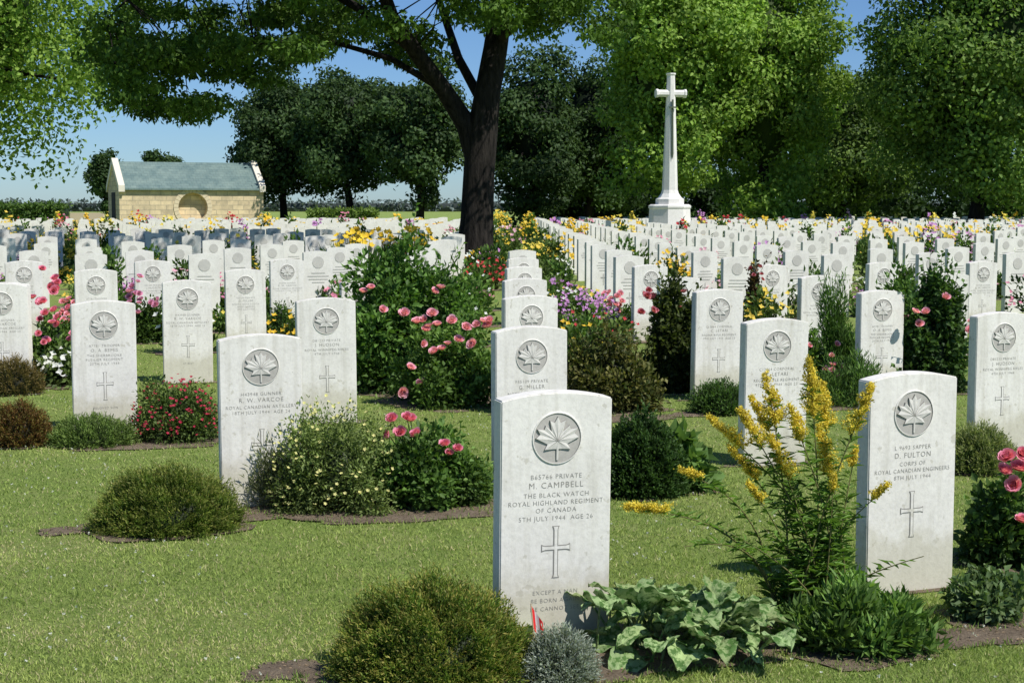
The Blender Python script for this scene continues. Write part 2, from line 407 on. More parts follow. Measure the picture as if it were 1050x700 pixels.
def pxshrub(name,px,py,wpx,hpx,n,L,Wd,c1,c2,flowers=None,depth=0.8,**k):
    c=G(px,py);s=scale_at(c);rx=wpx/2/s;h=hpx/s
    pb=PB();c[1]+=rx*depth*0.6;c[2]=float(g(c[0],c[1]))
    shrub(pb,c,rx,rx*depth,h,n,L,Wd,c1,c2,**k)
    if flowers:
        for (kind,cnt,size,col,lo) in flowers:
            P=rel(c,rx*1.0,rx*depth*1.0,h*1.02,cnt,lo)
            if kind=='rose':
                cl=P[rng.integers(0,max(2,cnt//3),cnt)]+rng.normal(size=(cnt,3))*size*1.1
                for p in cl:rose(pb,p,size*rng.uniform(0.75,1.15),col)
            else: small_flowers(pb,P,size,col)
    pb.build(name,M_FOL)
    return c
def mound(name,px,py,wpx,hpx,n,c1,c2,tipc,seg=0.012,lw=0.0045):
    c=G(px,py);s=scale_at(c);rx=wpx/2/s;h=hpx/s;ry=rx*0.8
    c[1]+=ry*0.75;patch(c[0],c[1],rx*1.0,ry*0.98)
    if wpx>150: patch(c[0]-rx*.85,c[1]-.02,rx*.42,ry*.35)
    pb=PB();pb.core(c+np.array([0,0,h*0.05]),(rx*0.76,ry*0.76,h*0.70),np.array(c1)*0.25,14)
    v=rdir(n);v[:,2]=np.abs(v[:,2]+0.05)-0.04;bmp=1+0.07*np.sin(v[:,0]*9+v[:,1]*5)+0.06*np.sin(v[:,1]*13+v[:,2]*7)+0.04*np.sin(v[:,0]*23+v[:,2]*19)
    base=c+v*np.array([rx,ry,h])*(0.82*bmp[:,None])*rng.uniform(0.90,1.08,(n,1))
    base[:,2]=np.maximum(base[:,2],c[2]+0.004)
    dr=unit(v+np.array([0,0,0.6])+rng.normal(size=(n,3))*0.3)
    br=rng.uniform(0.65,1.25,(n,1))*(0.9+0.2*np.sin(v[:,:1]*11+v[:,1:2]*8))
    for k in range(7):
        t=k/6.0;P=base+dr*seg*0.8*k
        cc=((1-t)*np.array(c1)+t*np.array(c2))*br
        if k>=5:
            f=rng.uniform(.1,.8,(n,1));cc=cc*(1-f)+np.array(tipc)*f*br
        sp_=unit(dr+rdir(n)*0.75)
        pb.leaves(P,sp_,rdir(n),seg*1.5,lw,cc,0.1,0.05)
    pb.build(name,M_FOL)
mound('heath_shrub',437,712,226,106,8500,(0.07,0.135,0.015),(0.19,0.28,0.04),(0.38,0.29,0.08),0.009,0.0042)
mound('heath_shrub',160,552,164,66,5500,(0.07,0.125,0.015),(0.18,0.25,0.04),(0.29,0.27,0.07),0.010,0.0048)
mound('santolina_plant',575,704,66,52,1800,(0.18,0.22,0.15),(0.36,0.40,0.33),(0.44,0.48,0.40),0.009,0.0035)
mound('green_cushion_plant',1010,488,70,46,1900,(0.10,0.16,0.04),(0.26,0.32,0.10),(0.40,0.40,0.16),0.014,0.005)
mound('boxwood_bush',660,512,84,84,4200,(0.018,0.045,0.010),(0.05,0.105,0.024),(0.08,0.145,0.035),0.013,0.010)
mound('green_cushion_plant',86,460,92,26,1600,(0.08,0.14,0.03),(0.18,0.27,0.06),(0.24,0.32,0.09),0.012,0.006)
mound('red_leaf_plant',14,460,62,44,1700,(0.07,0.06,0.015),(0.22,0.09,0.03),(0.20,0.22,0.05),0.012,0.006)
mound('red_leaf_plant',8,406,60,36,1400,(0.06,0.07,0.015),(0.20,0.14,0.05),(0.26,0.20,0.06),0.012,0.006)
mound('green_cushion_plant',742,426,60,28,1000,(0.03,0.06,0.015),(0.09,0.17,0.035),(0.12,0.22,0.05),0.016,0.008)

G1=(0.05,0.105,0.018);G2=(0.15,0.255,0.05)
pxshrub('potentilla_shrub',338,530,140,118,12500,0.022,0.010,(0.10,0.145,0.035),(0.24,0.31,0.09),[('s',110,0.011,(0.75,0.70,0.28),0.1)],ncl=30,clr=0.29,shoots=3.5)
pxshrub('lavender_plant',282,524,60,74,2600,0.035,0.005,(0.15,0.18,0.08),(0.28,0.31,0.15),ncl=12,clr=0.4,core=False,up=1.2,shoots=2)
c=G(430,520)
pb=PB();s=scale_at(c);c[1]+=0.1;shrub(pb,c,70/s,0.26,90/s,9000,0.036,0.022,G1,(0.14,0.25,0.05),ncl=28,clr=0.27,core=False,shoots=2.5)
for (px,py,r) in [(402,430,.036),(421,431,.038),(411,444,.038),(427,446,.036),(399,446,.032),(456,456,.032),(469,461,.032),(460,465,.026),(417,428,.030)]:
    p=W(px,py,c[1]-0.16);rose(pb,p,r,PINK);pb.tube([c+[0,0,0.1],(c+p)/2+[0,0,.05],p],[.004,.003,.002],(0.05,0.09,0.02),4)
pb.build('rose_bush',M_FOL)
pxshrub('green_leaf_plant',476,520,60,66,3200,0.03,0.018,(0.06,0.12,0.025),(0.17,0.27,0.06),ncl=14)
c=G(402,412);c[1]+=0.9
pb=PB();s=scale_at(c);shrub(pb,c,88/s,0.65,142/s,20000,0.062,0.034,(0.045,0.105,0.016),(0.14,0.26,0.05),ncl=70,clr=0.20,shoots=4)
for (px,py) in [(372,300),(380,296),(392,318),(350,332),(356,338),(445,300),(452,296)]:
    rose(pb,W(px,py,c[1]-0.6),0.042,LPINK)
pb.build('large_shrub',M_FOL)
c=G(458,418);pb=PB();s=scale_at(c);c[1]+=0.25;shrub(pb,c,64/s,0.4,94/s,10500,0.042,0.026,G1,G2,ncl=38,clr=0.24,core=False,shoots=3)
for (px,py) in [(425,330),(437,327),(450,332),(432,338),(462,327),(452,358),(458,355),(446,360),(500,332),(492,334),(505,330),(420,380),(428,394),(440,336),(496,326),(412,402),(444,325),(415,322),(470,350),(484,352),(478,338),(430,352)]:
    rose(pb,W(px+rng.normal()*2,py+rng.normal()*2,c[1]-0.3),0.046*rng.uniform(.75,1.1),LPINK)
pb.build('rose_bush',M_FOL)
pxshrub('red_flowering_plant',178,455,100,66,8000,0.026,0.012,(0.06,0.10,0.022),(0.15,0.22,0.05),[('s',150,0.012,(0.48,0.03,0.07),0.15)],ncl=28,clr=0.29,shoots=3)
pxshrub('rose_bush',50,395,64,100,5500,0.042,0.025,G1,G2,[('rose',22,0.042,PINK,0.35)],ncl=22,clr=.28,shoots=2)
pxshrub('rose_bush',152,352,56,60,4200,0.042,0.025,G1,G2,[('rose',22,0.046,(0.74,0.34,0.60),0.3)],ncl=18,clr=.3)
pxshrub('rose_bush',80,352,50,58,3600,0.042,0.025,G1,G2,[('rose',16,0.042,LPINK,0.35)],ncl=16,clr=.3)
pxshrub('phlox_plant',142,316,70,30,1800,0.045,0.025,G1,G2,[('s',190,0.028,(0.66,0.32,0.62),0.4)],ncl=12)
pxshrub('phlox_plant',225,322,40,34,1400,0.045,0.025,G1,G2,[('s',70,0.026,(0.66,0.25,0.40),0.4)],ncl=10)
pxshrub('green_leaf_plant',285,345,36,44,1600,0.045,0.02,G1,G2,ncl=12)
pxshrub('red_leaf_plant',628,424,104,86,9500,0.042,0.024,(0.05,0.075,0.014),(0.18,0.17,0.05),ncl=36,clr=0.26,shoots=3)
pxshrub('phlox_plant',598,348,74,48,3400,0.045,0.026,G1,G2,[('s',190,0.026,(0.62,0.32,0.62),0.4)],ncl=16)
pxshrub('rose_bush',640,345,44,40,2000,0.045,0.026,G1,G2,[('rose',12,0.05,LPINK,0.4)],ncl=12)
pxshrub('green_leaf_plant',545,420,70,40,3000,0.04,0.022,G1,G2,ncl=16)
pxshrub('dark_rose_bush',690,404,72,116,8500,0.052,0.030,(0.03,0.05,0.012),(0.11,0.14,0.035),[('rose',11,0.038,(0.46,0.02,0.04),0.6)],ncl=36,clr=0.20,depth=0.7,core=False,shoots=3)
pxshrub('dark_rose_bush',773,350,26,86,2200,0.05,0.028,(0.04,0.04,0.015),(0.13,0.08,0.04),[('rose',6,0.034,(0.45,0.02,0.04),0.7)],ncl=16,clr=0.24,core=False)
pxshrub('rose_bush',838,402,46,56,3200,0.04,0.024,G1,G2,[('rose',20,0.038,LPINK,0.3)],ncl=14,core=False)
pxshrub('tall_green_plant',862,392,52,114,5600,0.065,0.009,(0.06,0.13,0.025),(0.16,0.29,0.06),ncl=26,clr=0.24,core=False,up=1.6,shoots=3)
pxshrub('tall_green_plant',872,418,84,54,5200,0.05,0.008,(0.07,0.14,0.03),(0.18,0.30,0.07),ncl=26,clr=0.28,core=False,up=1.2)
pxshrub('dark_rose_bush',962,404,88,118,11000,0.052,0.032,(0.022,0.06,0.012),(0.10,0.18,0.045),[('rose',12,0.040,LPINK,0.5)],ncl=48,clr=0.20,shoots=3)
pxshrub('hosta_plant',702,505,52,56,700,0.10,0.062,(0.08,0.16,0.035),(0.20,0.32,0.09),ncl=9,core=False)
c=G(1052,585);c[1]+=0.1;pb=PB();s=scale_at(c);shrub(pb,c,0.20,0.2,0.38,4200,0.042,0.028,(0.04,0.09,0.016),(0.12,0.21,0.045),ncl=20,clr=0.30,core=False,shoots=2)
for (px,py,r) in [(1033,470,.042),(1045,482,.045),(1028,484,.04),(1040,497,.04),(1048,535,.038),(1047,466,.038)]:
    rose(pb,W(px,py,c[1]-0.17),r,PINK)
pb.build('rose_bush',M_FOL)
pxshrub('low_leafy_plant',1020,640,84,48,3200,0.032,0.022,(0.07,0.13,0.04),(0.18,0.25,0.10),ncl=18)
pxshrub('low_leafy_plant',890,672,164,64,8500,0.05,0.015,(0.07,0.14,0.027),(0.20,0.33,0.075),ncl=32,clr=0.27,up=0.8)
pxshrub('low_leafy_plant',850,640,90,70,2600,0.05,0.014,(0.06,0.12,0.025),(0.18,0.30,0.07),ncl=16,clr=0.34,up=1.2,core=False)
for (px,py,a,b_) in [(990,655,.28,.10),(1045,650,.25,.12),(300,688,.16,.09),(600,690,.3,.12),(820,655,.3,.14),(66,545,.12,.08),(420,530,.4,.12),(250,532,.2,.08),(720,425,.35,.12),(640,430,.4,.14),(150,458,.4,.12)]:
    p=G(px,py);patch(p[0],p[1],a,b_)

# goldenrod
pb=PB()
YEL=np.array([0.78,0.60,0.09])
def rod(base,tip,plume,lean=0.03):
    base=np.array(base);tip=np.array(tip);n=14
    t=np.linspace(0,1,n)[:,None]
    bow=np.array([0,0,1.0])*np.sin(t*math.pi)*lean+(tip-base)*t
    pts=base+bow+np.array([1,0.3,0])*np.sin(t*2.8)*0.012
    pts[:,:2]=base[:2]+(tip-base)[:2]*(t**1.5)+(pts[:,:2]-base[:2]-(tip-base)[:2]*t)
    pb.tube(pts,np.linspace(.0042,.0014,n),(0.20,0.19,0.07),5)
    ln=np.linalg.norm(tip-base)
    m=int(80*ln/0.6);tt=rng.uniform(0.05,0.92,m);P=np.stack([np.interp(tt,t[:,0],pts[:,k]) for k in range(3)],-1)
    a=rng.random(m)*6.28;D=np.stack([np.cos(a),np.sin(a),rng.uniform(0.1,0.9,m)],-1)
    pb.leaves(P,D,np.array([0,0,1.0])+rdir(m)*0.3,rng.uniform(.04,.085,m)*(1.1-0.5*tt),0.010,np.array([0.13,0.23,0.045])*rng.uniform(.7,1.4,(m,1)),0.15,0.25)
    if plume>0:
        nb=int(50*plume/0.12);ax=unit(pts[-1]-pts[-3])
        for k in range(nb):
            f=rng.random()**.8;o=pts[-1]-ax*plume*f*1.15+ax*0.012
            a=rng.random()*6.28;side=np.array([math.cos(a),math.sin(a),0.5]);l=plume*0.32*(f*0.9+0.15)
            q=34;tt=rng.random((q,1));P=o+unit(side)*l*tt+rng.normal(size=(q,3))*0.004+np.array([0,0,0.012])*tt
            br=1 if rng.random()<.75 else .65
            pb.leaves(P,rdir(q)+[0,0,.4],rdir(q),0.0075,0.0055,YEL*rng.uniform(0.7,1.25,(q,1))*np.array([br,br*1.05,br]),0.2,0)
bc=G(838,642)
for (px,py,pl,dz) in [(828,372,.17,0),(784,386,.16,.05),(790,452,.14,0),(758,424,.14,-.05),(728,432,.13,0),(748,462,.13,.1),(892,400,.15,-.08),(838,438,.16,.05),(641,522,.13,-.1),(697,484,.07,-.05),(908,500,.06,-.12),(842,398,.14,.1),(946,570,0,-.12),(700,560,0,-.1),(876,462,.06,.05),(768,500,.07,-.1),(815,520,0,-.15),(860,520,0,-.1),(735,540,0,-.12),(800,480,0,.05),(770,412,.11,.12),(808,420,.12,-.1),(853,490,.05,-.1),(780,540,0,-.1)]:
    b=bc+np.array([rng.normal()*0.06,rng.normal()*0.05,0]);
    if px<720:b=G(800,642)+np.array([0,0.03,0])
    rod(b,W(px,py,bc[1]+dz),pl,0.02 if px>720 else 0.10)
pb.build('goldenrod_plant',M_FOL)

# big-leaf plant
def bigleafmat():
    m,nt,out=newmat('mottled_leaf');gm=nt.nodes.new('ShaderNodeNewGeometry');P=gm.outputs['Position']
    a=nt.nodes.new('ShaderNodeAttribute');a.attribute_name='Col'
    n=noise(nt,P,38,4,0.6);c=mixc(nt,ramp(nt,n,[(0.44,(0,0,0)),(0.52,(1,1,1))]),(0.085,0.18,0.04),a.outputs['Color'])
    n2=noise(nt,P,140,3,0.6)
    b=nt.nodes.new('ShaderNodeBsdfPrincipled');b.inputs['Roughness'].default_value=0.6;b.inputs['Specular IOR Level'].default_value=0.25;nt.links.new(c,b.inputs['Base Color'])
    bn=nt.nodes.new('ShaderNodeBump');bn.inputs['Strength'].default_value=0.7;bn.inputs['Distance'].default_value=0.006;nt.links.new(n2,bn.inputs['Height']);nt.links.new(bn.outputs[0],b.inputs['Normal'])
    t=nt.nodes.new('ShaderNodeBsdfTranslucent');nt.links.new(c,t.inputs[0]);mx=nt.nodes.new('ShaderNodeMixShader');mx.inputs[0].default_value=0.2
    nt.links.new(b.outputs[0],mx.inputs[1]);nt.links.new(t.outputs[0],mx.inputs[2]);nt.links.new(mx.outputs[0],out.inputs[0]);return m
M_BIG=bigleafmat()
pb=PB()
bc2=G(704,672);bc2[1]+=0.05;patch(bc2[0]-.02,bc2[1],.42,.2)
def bigleaf(base,az,el,pet,L,Wd,droop):
    d=np.array([math.cos(az)*math.cos(el),math.sin(az)*math.cos(el),math.sin(el)])
    side=np.array([-math.sin(az),math.cos(az),0]);nu,nv=12,8;V=[];ph=rng.random()*6
    tw=rng.normal()*0.3
    def spine(s):
        h=np.array([math.cos(az),math.sin(az),0])
        q=max(0,s-pet);return base+d*min(s,pet+0)+h*q*math.cos(el-droop*q/L)*1.0+np.array([0,0,1])*(q*math.sin(el*0.8)-droop*q*q/L*0.9)
    for i in range(nu+1):
        u=i/nu;c=spine(pet+u*L);w=Wd*0.5*(math.sin(math.pi*min(1,u**0.75*0.97+0.03))**0.7)
        for k in range(nv+1):
            v=k/nv*2-1
            zz=0.22*abs(v)*w*1.2+0.007*math.sin(u*19+ph+v*2)*abs(v)+0.005*math.sin(v*8+u*12+ph)
            V.append(c+side*v*w*(1-0.1*abs(v)+.06*math.sin(u*23+ph))+np.array([0,0,zz+tw*v*w]))
    Fc=[]
    for i in range(nu):
        for k in range(nv):
            a=i*(nv+1)+k;Fc+=[(a,a+1,a+nv+2),(a,a+nv+2,a+nv+1)]
    cl=np.array([0.30,0.42,0.18])*rng.uniform(0.75,1.25)+np.array([0.05,0.02,0])*rng.random()
    C=np.tile(cl,(len(Fc),1))
    mid=[j for j in range(len(Fc)) if (j//2)%nv in (nv//2-1,nv//2)];C[mid]*=1.2
    pb.add(V,Fc,C)
    pb.tube([base,base+d*pet*0.5,spine(pet)],[.005,.004,.0035],(0.26,0.34,0.15),5)
for k in range(70):
    az=k*2.4+rng.normal()*0.2;ring=k/70
    base=bc2+np.array([rng.normal()*0.11,rng.normal()*0.06,0.0])
    el=math.radians(76-58*ring+rng.normal()*8)
    bigleaf(base,az,el,0.08+0.09*rng.random(),rng.uniform(0.12,0.18),rng.uniform(0.09,0.13),rng.uniform(0.3,0.8))
pb.build('broad_leaf_plant',M_BIG,smooth=True)

# small remembrance flag
fl=G(549,664);fl[1]-=0.06;e=empty('small_paper_flag',fl,math.radians(25));e.rotation_euler[1]=math.radians(-6)
m,nt,out=newmat('flag_red');finish(nt,out,(0.70,0.03,0.03),0.6);MR=m
m,nt,out=newmat('flag_white');finish(nt,out,(0.8,0.8,0.8),0.6);MW=m
m,nt,out=newmat('flag_stick');finish(nt,out,(0.5,0.4,0.25),0.6);MS=m
V,Fc=box(-.0015,.0015,-.0015,.0015,0,0.165);pymesh('stick',V,Fc,MS,e)
for (a,b_,mm) in ((0.002,0.016,MR),(0.016,0.030,MW),(0.030,0.044,MR)):
    V=[]
    for i in range(5):
        x=a+(b_-a)*i/4
        for z in (0.085,0.16):V.append((x*.7,-.003+0.006*math.sin(x*110),z-x*1.4))
    pymesh('cloth',V,[(2*i,2*i+2,2*i+3,2*i+1) for i in range(4)],mm,e)

# ---------------- mid/far bed planting ----------------
pb=PB()
pal=[(0.72,0.26,0.38),(0.82,0.58,0.06),(0.84,0.68,0.12),(0.58,0.28,0.60),(0.6,0.05,0.06),(0.80,0.45,0.55),(0.8,0.8,0.75),(0.66,0.35,0.60),(0.84,0.55,0.05),(0.85,0.62,0.10)]
for j in range(3,len(rows)):
    lim=0.38*rows[j]+3
    for i in range(-40,41):
        x=0.12+AX*(i+0.5)+rng.normal()*0.18;y=rows[j]+slope*x+rng.normal()*0.08
        if abs(x)>lim or y>80 or y<9.5:continue
        if rng.random()<0.08:continue
        sz=rng.uniform(0.22,0.54);h=rng.uniform(0.24,0.68)
        if rng.random()<0.16:h=rng.uniform(0.7,1.0);sz*=.7
        lf=0.026+0.0018*y;n=int(min(1200,5.0*sz*h/(lf*lf)*2.6))
        q=rng.random()
        g1,g2=(G1,G2) if q<0.5 else (((0.03,0.07,0.014),(0.11,0.18,0.04)) if q<.8 else ((0.08,0.13,0.03),(0.2,0.28,0.08)))
        shrub(pb,(x,y,float(g(x,y))),sz,sz*0.7,h,n,lf*1.4,lf*0.7,g1,g2,ncl=7,clr=0.42,core=False,up=rng.uniform(0,1.5),pt=y<34)
        if rng.random()<0.78:
            ci=int(rng.integers(0,len(pal))) if y<30 or rng.random()<.5 else int(rng.choice([1,2,8,9]))
            P=rel((x,y,0),sz,sz*.7,h*(1.05 if y<30 else 1.25),int(rng.integers(12,50)),0.35)
            small_flowers(pb,P,(0.016+0.0011*y)*rng.uniform(.7,1.3),pal[ci],4)
pb.build('flower_bed_planting',M_FOL)
def lilies(px,py,wpx,hpx,n,col):
    c=G(px,py);s=scale_at(c);pb=PB();rx=wpx/2/s;h=hpx/s
    m=n*16;a=rng.random(m)*6.28;P=c+np.stack([rng.normal(size=m)*rx*.5,rng.normal(size=m)*0.2,np.zeros(m)],-1)
    pb.leaves(P,np.stack([np.cos(a)*.5,np.sin(a)*.5,np.ones(m)],-1),rdir(m),h*rng.uniform(.5,.95,m),0.035,np.array([0.09,0.18,0.035])*rng.uniform(.6,1.5,(m,1)))
    P=c+np.stack([rng.uniform(-1,1,n)*rx,rng.normal(size=n)*0.25,h*rng.uniform(.7,1.05,n)],-1)
    small_flowers(pb,P,0.075,col,6)
    for p in P:pb.tube([[p[0]*.98+c[0]*.02,p[1],c[2]],p],[.006,.004],(0.08,0.14,0.03),3)
    pb.build('day_lily_clump',M_FOL)
lilies(400,290,90,53,60,(0.88,0.58,0.04))
lilies(362,292,40,52,26,(0.88,0.62,0.05))
lilies(438,285,30,40,18,(0.88,0.62,0.05))
lilies(968,272,70,38,40,(0.88,0.64,0.07))
lilies(905,268,60,34,24,(0.88,0.64,0.07))
lilies(1015,262,40,30,18,(0.88,0.60,0.07))
lilies(790,258,40,26,14,(0.88,0.60,0.07))
lilies(640,262,40,26,10,(0.80,0.50,0.06))

# ---------------- soil patches ----------------
V=[];Fc=[]
cr_,sr_=math.cos(ROT),math.sin(ROT)
for i,(x,y,rx,ry,ph) in enumerate(PATCH):
    if y>34: continue
    m=26;b=len(V);zo=0.003+0.00008*(i%60)
    V.append((x,y,float(g(x,y))+zo+.004))
    for k in range(m):
        a=2*math.pi*k/m;q=1.0+0.12*math.sin(3*a+ph)+0.08*math.sin(7*a+2*ph)+rng.normal()*0.05
        u_,v_=rx*q*math.cos(a),ry*q*math.sin(a);xx=x+u_*cr_-v_*sr_;yy=y+u_*sr_+v_*cr_
        V.append((xx,yy,float(g(xx,yy))+zo))
    Fc+= [(b,b+1+k,b+1+(k+1)%m) for k in range(m)]
pymesh('flower_bed_soil',V,Fc,M_SOIL)

# ---------------- grass ----------------
N=215000
u=rng.random(N);y=1/(1/3.7-(1/3.7-1/17.0)*u) ;x=(rng.random(N)*2-1)*(0.38*y+0.4)
keep=np.ones(N,bool)
for (a,b_,rx,ry,ph) in PATCH:
    if b_>17:continue
    dx,dy=x-a,y-b_;u_=(dx*cr_+dy*sr_)/rx;v_=(-dx*sr_+dy*cr_)/ry
    keep&=(u_*u_+v_*v_)>(0.55+rng.random(N)*0.5)
x=x[keep];y=y[keep];N=len(x)
pb=PB()
P=np.stack([x,y,g(x,y)],-1)
D=np.stack([rng.normal(size=N)*0.7,rng.normal(size=N)*0.7,np.ones(N)],-1)
pat=np.sin(x*2.1+1.3*np.sin(y*1.7))*np.cos(y*2.6+x)*0.5+0.5
pat2=(np.sin(x*6.3+2*np.sin(y*4.1))*np.sin(y*7.7+1.5*np.sin(x*3.3)))*0.5+0.5
worn=np.clip((np.sin(x*1.3+2+np.sin(y*2.9))*np.sin(y*1.9+1.1*np.sin(x*2.3+1))-0.30)*2,0,1)
t=np.clip(rng.random(N)*0.50+pat*0.28+pat2*0.25+worn*.2,0,1)[:,None]
col=(1-t)*np.array([0.155,0.26,0.045])+t*np.array([0.44,0.50,0.15]);col*=rng.uniform(0.7,1.2,(N,1))
dry=rng.random(N)<0.05+0.10*pat+0.25*worn;col[dry]=np.array([0.56,0.50,0.27])*rng.uniform(.7,1.1,(dry.sum(),1))
pb.leaves(P,D,rdir(N),rng.uniform(0.012,0.028,N)*(0.75+.4*pat2-.2*worn),0.0032*np.maximum(1,y/5),col,0.1,0.1)
n=1100;yy=rng.uniform(4.2,12,n);xx=(rng.random(n)*2-1)*0.38*yy
m=(np.sin(xx*2.3+yy)>0.0);xx=xx[m];yy=yy[m];n=len(xx)
for k in range(5):
    pb.leaves(np.stack([xx,yy,g(xx,yy)+0.024],-1),rdir(n),rdir(n),0.007,0.006,np.array([0.62,0.62,0.54]),0.2,0)
for (a,b_,rx,ry,ph) in PATCH:
    if b_>12:continue
    n=int(190*(rx+ry));th=rng.random(n)*6.28;q=rng.uniform(.78,1.1,n);u_=rx*q*np.cos(th);v_=ry*q*np.sin(th);xx=a+u_*cr_-v_*sr_;yy=b_+u_*sr_+v_*cr_
    pb.leaves(np.stack([xx,yy,g(xx,yy)],-1),rdir(n)*.6+[0,0,1],rdir(n),rng.uniform(.012,.036,n),.004,np.array([.21,.31,.07])*rng.uniform(.6,1.3,(n,1)),.1,.2)
    n=int(120*(rx+ry));th=rng.random(n)*6.28;q=rng.random(n)**.5*1.05;u_=rx*q*np.cos(th);v_=ry*q*np.sin(th);xx=a+u_*cr_-v_*sr_;yy=b_+u_*sr_+v_*cr_
    pb.leaves(np.stack([xx,yy,g(xx,yy)+.010],-1),rdir(n)*[1,1,.15],rdir(n)*.4+[0,0,1],rng.uniform(.006,.018,n),.007,np.array([.30,.22,.14])*rng.uniform(.4,1.5,(n,1)),.1,.1)
pb.build('grass',M_GRASS)

# ---------------- trees ----------------
def crown(pb,c,R,ncl,nleaf,size,c1,c2,clr=(0.18,0.36)):
    c=np.asarray(c,float);R=np.asarray(R,float)
    d=rdir(ncl);rad=rng.uniform(0.35,1.0,(ncl,1))**0.6
    lump=1+0.14*np.sin(d[:,0]*4+c[0])+0.12*np.sin(d[:,2]*7+d[:,1]*5+c[0]*2)
    cc=c+d*rad*R*(lump[:,None])*0.86
    cr=rng.uniform(clr[0],clr[1],ncl)*min(R)
    w=cr**2;idx=rng.choice(ncl,nleaf,p=w/w.sum());v=rdir(nleaf)
    v=unit(v+0.6*unit(cc[idx]-c)*rng.random((nleaf,1)))
    P=cc[idx]+v*cr[idx][:,None]*np.array([1.15,1.15,0.72])*rng.uniform(0.55,1.10,(nleaf,1))**0.8
    P+=rng.normal(size=(nleaf,3))*size*0.4
    br=rng.uniform(0.7,1.25,ncl)
    t=rng.random((nleaf,1));col=((1-t)*np.array(c1)+t*np.array(c2))*br[idx][:,None]
    pb.leaves(P,rdir(nleaf)+np.array([0,0,-0.3]),v*1.1+rdir(nleaf)*0.6+[0,0,.3],size*rng.uniform(.6,1.3,nleaf),size*.65,col,0.15,0.1)
    return cc
def tree(name,px,d,ztop,zbot,rx,nleaf,size,c1,c2,ncl=60,trunk=0.4,ry=None):
    x=(px-525)/F*d;y=d;e=empty(name,(0,0,0))
    pb=PB();zc=(ztop+zbot)/2;cc=crown(pb,(x,y,zc),(rx,ry or rx,(ztop-zbot)/2),ncl,nleaf,size,c1,c2)
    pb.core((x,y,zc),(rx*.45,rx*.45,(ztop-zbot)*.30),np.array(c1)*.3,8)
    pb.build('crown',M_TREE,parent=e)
    tb=PB();zt=zbot+(ztop-zbot)*0.6
    k=np.linspace(0,1,8);pts=np.stack([x+0.25*np.sin(k*4+x),y+0*k,-0.1+k*zt],-1)
    r=trunk*(1.0-0.75*k);r[0]*=1.35;tb.tube(pts,r,sides=9)
    for q in cc[:14]:
        s0=pts[int(rng.integers(3,7))];mid=(s0+q)/2+np.array([0,0,-0.4]);tb.tube([s0,mid,q],[trunk*.4,trunk*.25,trunk*.08],sides=5)
    tb.build('trunk',M_BARK,smooth=True,parent=e)
BR1=(0.13,0.235,0.03);BR2=(0.29,0.42,0.08)
MG1=(0.09,0.17,0.03);MG2=(0.20,0.30,0.065)
DK1=(0.028,0.06,0.020);DK2=(0.08,0.135,0.042)
tree('lime_tree',690,80,19,0.4,4.5,42000,0.28,BR1,BR2,160)
tree('lime_tree',780,83,17.5,0.2,4.6,46000,0.28,BR1,BR2,170)
tree('lime_tree',1002,76,18,0.4,5.6,50000,0.28,MG1,MG2,180)
tree('lime_tree',1110,84,18,0.6,5.0,18000,0.32,MG1,MG2,80)
tree('lime_tree',868,98,10.8,0.0,4.6,28000,0.30,DK1,MG2,110)
tree('lime_tree',-48,42,14,1.3,5.6,56000,0.17,BR1,BR2,170)
tree('oak_tree',295,100,10.7,1.4,3.9,22000,0.30,DK1,DK2,100,0.3)
tree('oak_tree',358,96,11.0,1.6,3.8,22000,0.30,DK1,DK2,100,0.3)
tree('oak_tree',428,92,10.4,1.6,3.3,20000,0.30,DK1,(0.09,0.15,0.045),90,0.3)
tree('oak_tree',545,94,11.6,0.6,3.9,22000,0.30,DK1,DK2,100,0.3)
tree('oak_tree',605,98,11.8,0.4,4.2,22000,0.30,DK1,(0.09,0.15,0.045),100,0.3)
tree('poplar_tree',112,150,7.6,0.5,1.9,4000,0.4,DK1,DK2,30,0.2)
tree('poplar_tree',168,150,7.4,0.5,2.2,4000,0.4,DK1,DK2,30,0.2)
# dense understorey belt behind the right-hand trees
pb=PB()
for px in range(560,1190,22):
    d=rng.uniform(101,112);x=(px-525)/F*d
    crown(pb,(x,d,2.0),(2.4,2.0,rng.uniform(2.2,3.6)),12,1100,0.42,(0.018,0.04,0.013),(0.055,0.10,0.03),(0.3,0.5))
pb.build('distant_shrub_belt',M_TREE)

e=empty('big_shade_tree',(0,0,0));tb=PB();D0=33.0
def LP(l): return np.array([W(a,b,D0+dd) for a,b,dd in l])
main=LP([(486,287,0),(487,262,0),(489,225,0),(491,180,0),(494,140,0),(500,95,0),(508,50,.2),(515,0,.4),(522,-90,.6),(528,-200,.8),(530,-300,1)])
main[0][2]=-0.1
tb.tube(main,[.56,.42,.37,.35,.35,.29,.27,.25,.22,.15,.06],sides=14)
l1=LP([(490,165,0),(478,128,0),(455,92,-.3),(425,52,-.8),(402,18,-1.2),(385,-30,-1.6),(368,-110,-2.0),(350,-200,-2.2)])
tb.tube(l1,[.28,.23,.19,.17,.15,.13,.10,.05],sides=10)
l2=LP([(425,52,-.8),(370,10,-1.0),(300,-30,-1.5),(220,-40,-2),(150,-20,-2.3),(110,20,-2.5)]);tb.tube(l2,[.12,.09,.07,.055,.035,.015],sides=8)
l3=LP([(512,40,0),(550,5,-.5),(600,-30,-1),(650,-50,-1.5)]);tb.tube(l3,[.12,.09,.06,.03],sides=8)
l4=LP([(455,92,-.3),(400,60,.5),(330,40,1.2),(260,45,2),(190,75,2.4),(150,110,2.6)]);tb.tube(l4,[.09,.07,.05,.035,.022,.010],sides=7)
l5=LP([(497,110,0),(470,60,1),(450,0,2),(440,-90,3)]);tb.tube(l5,[.12,.10,.08,.05],sides=8)
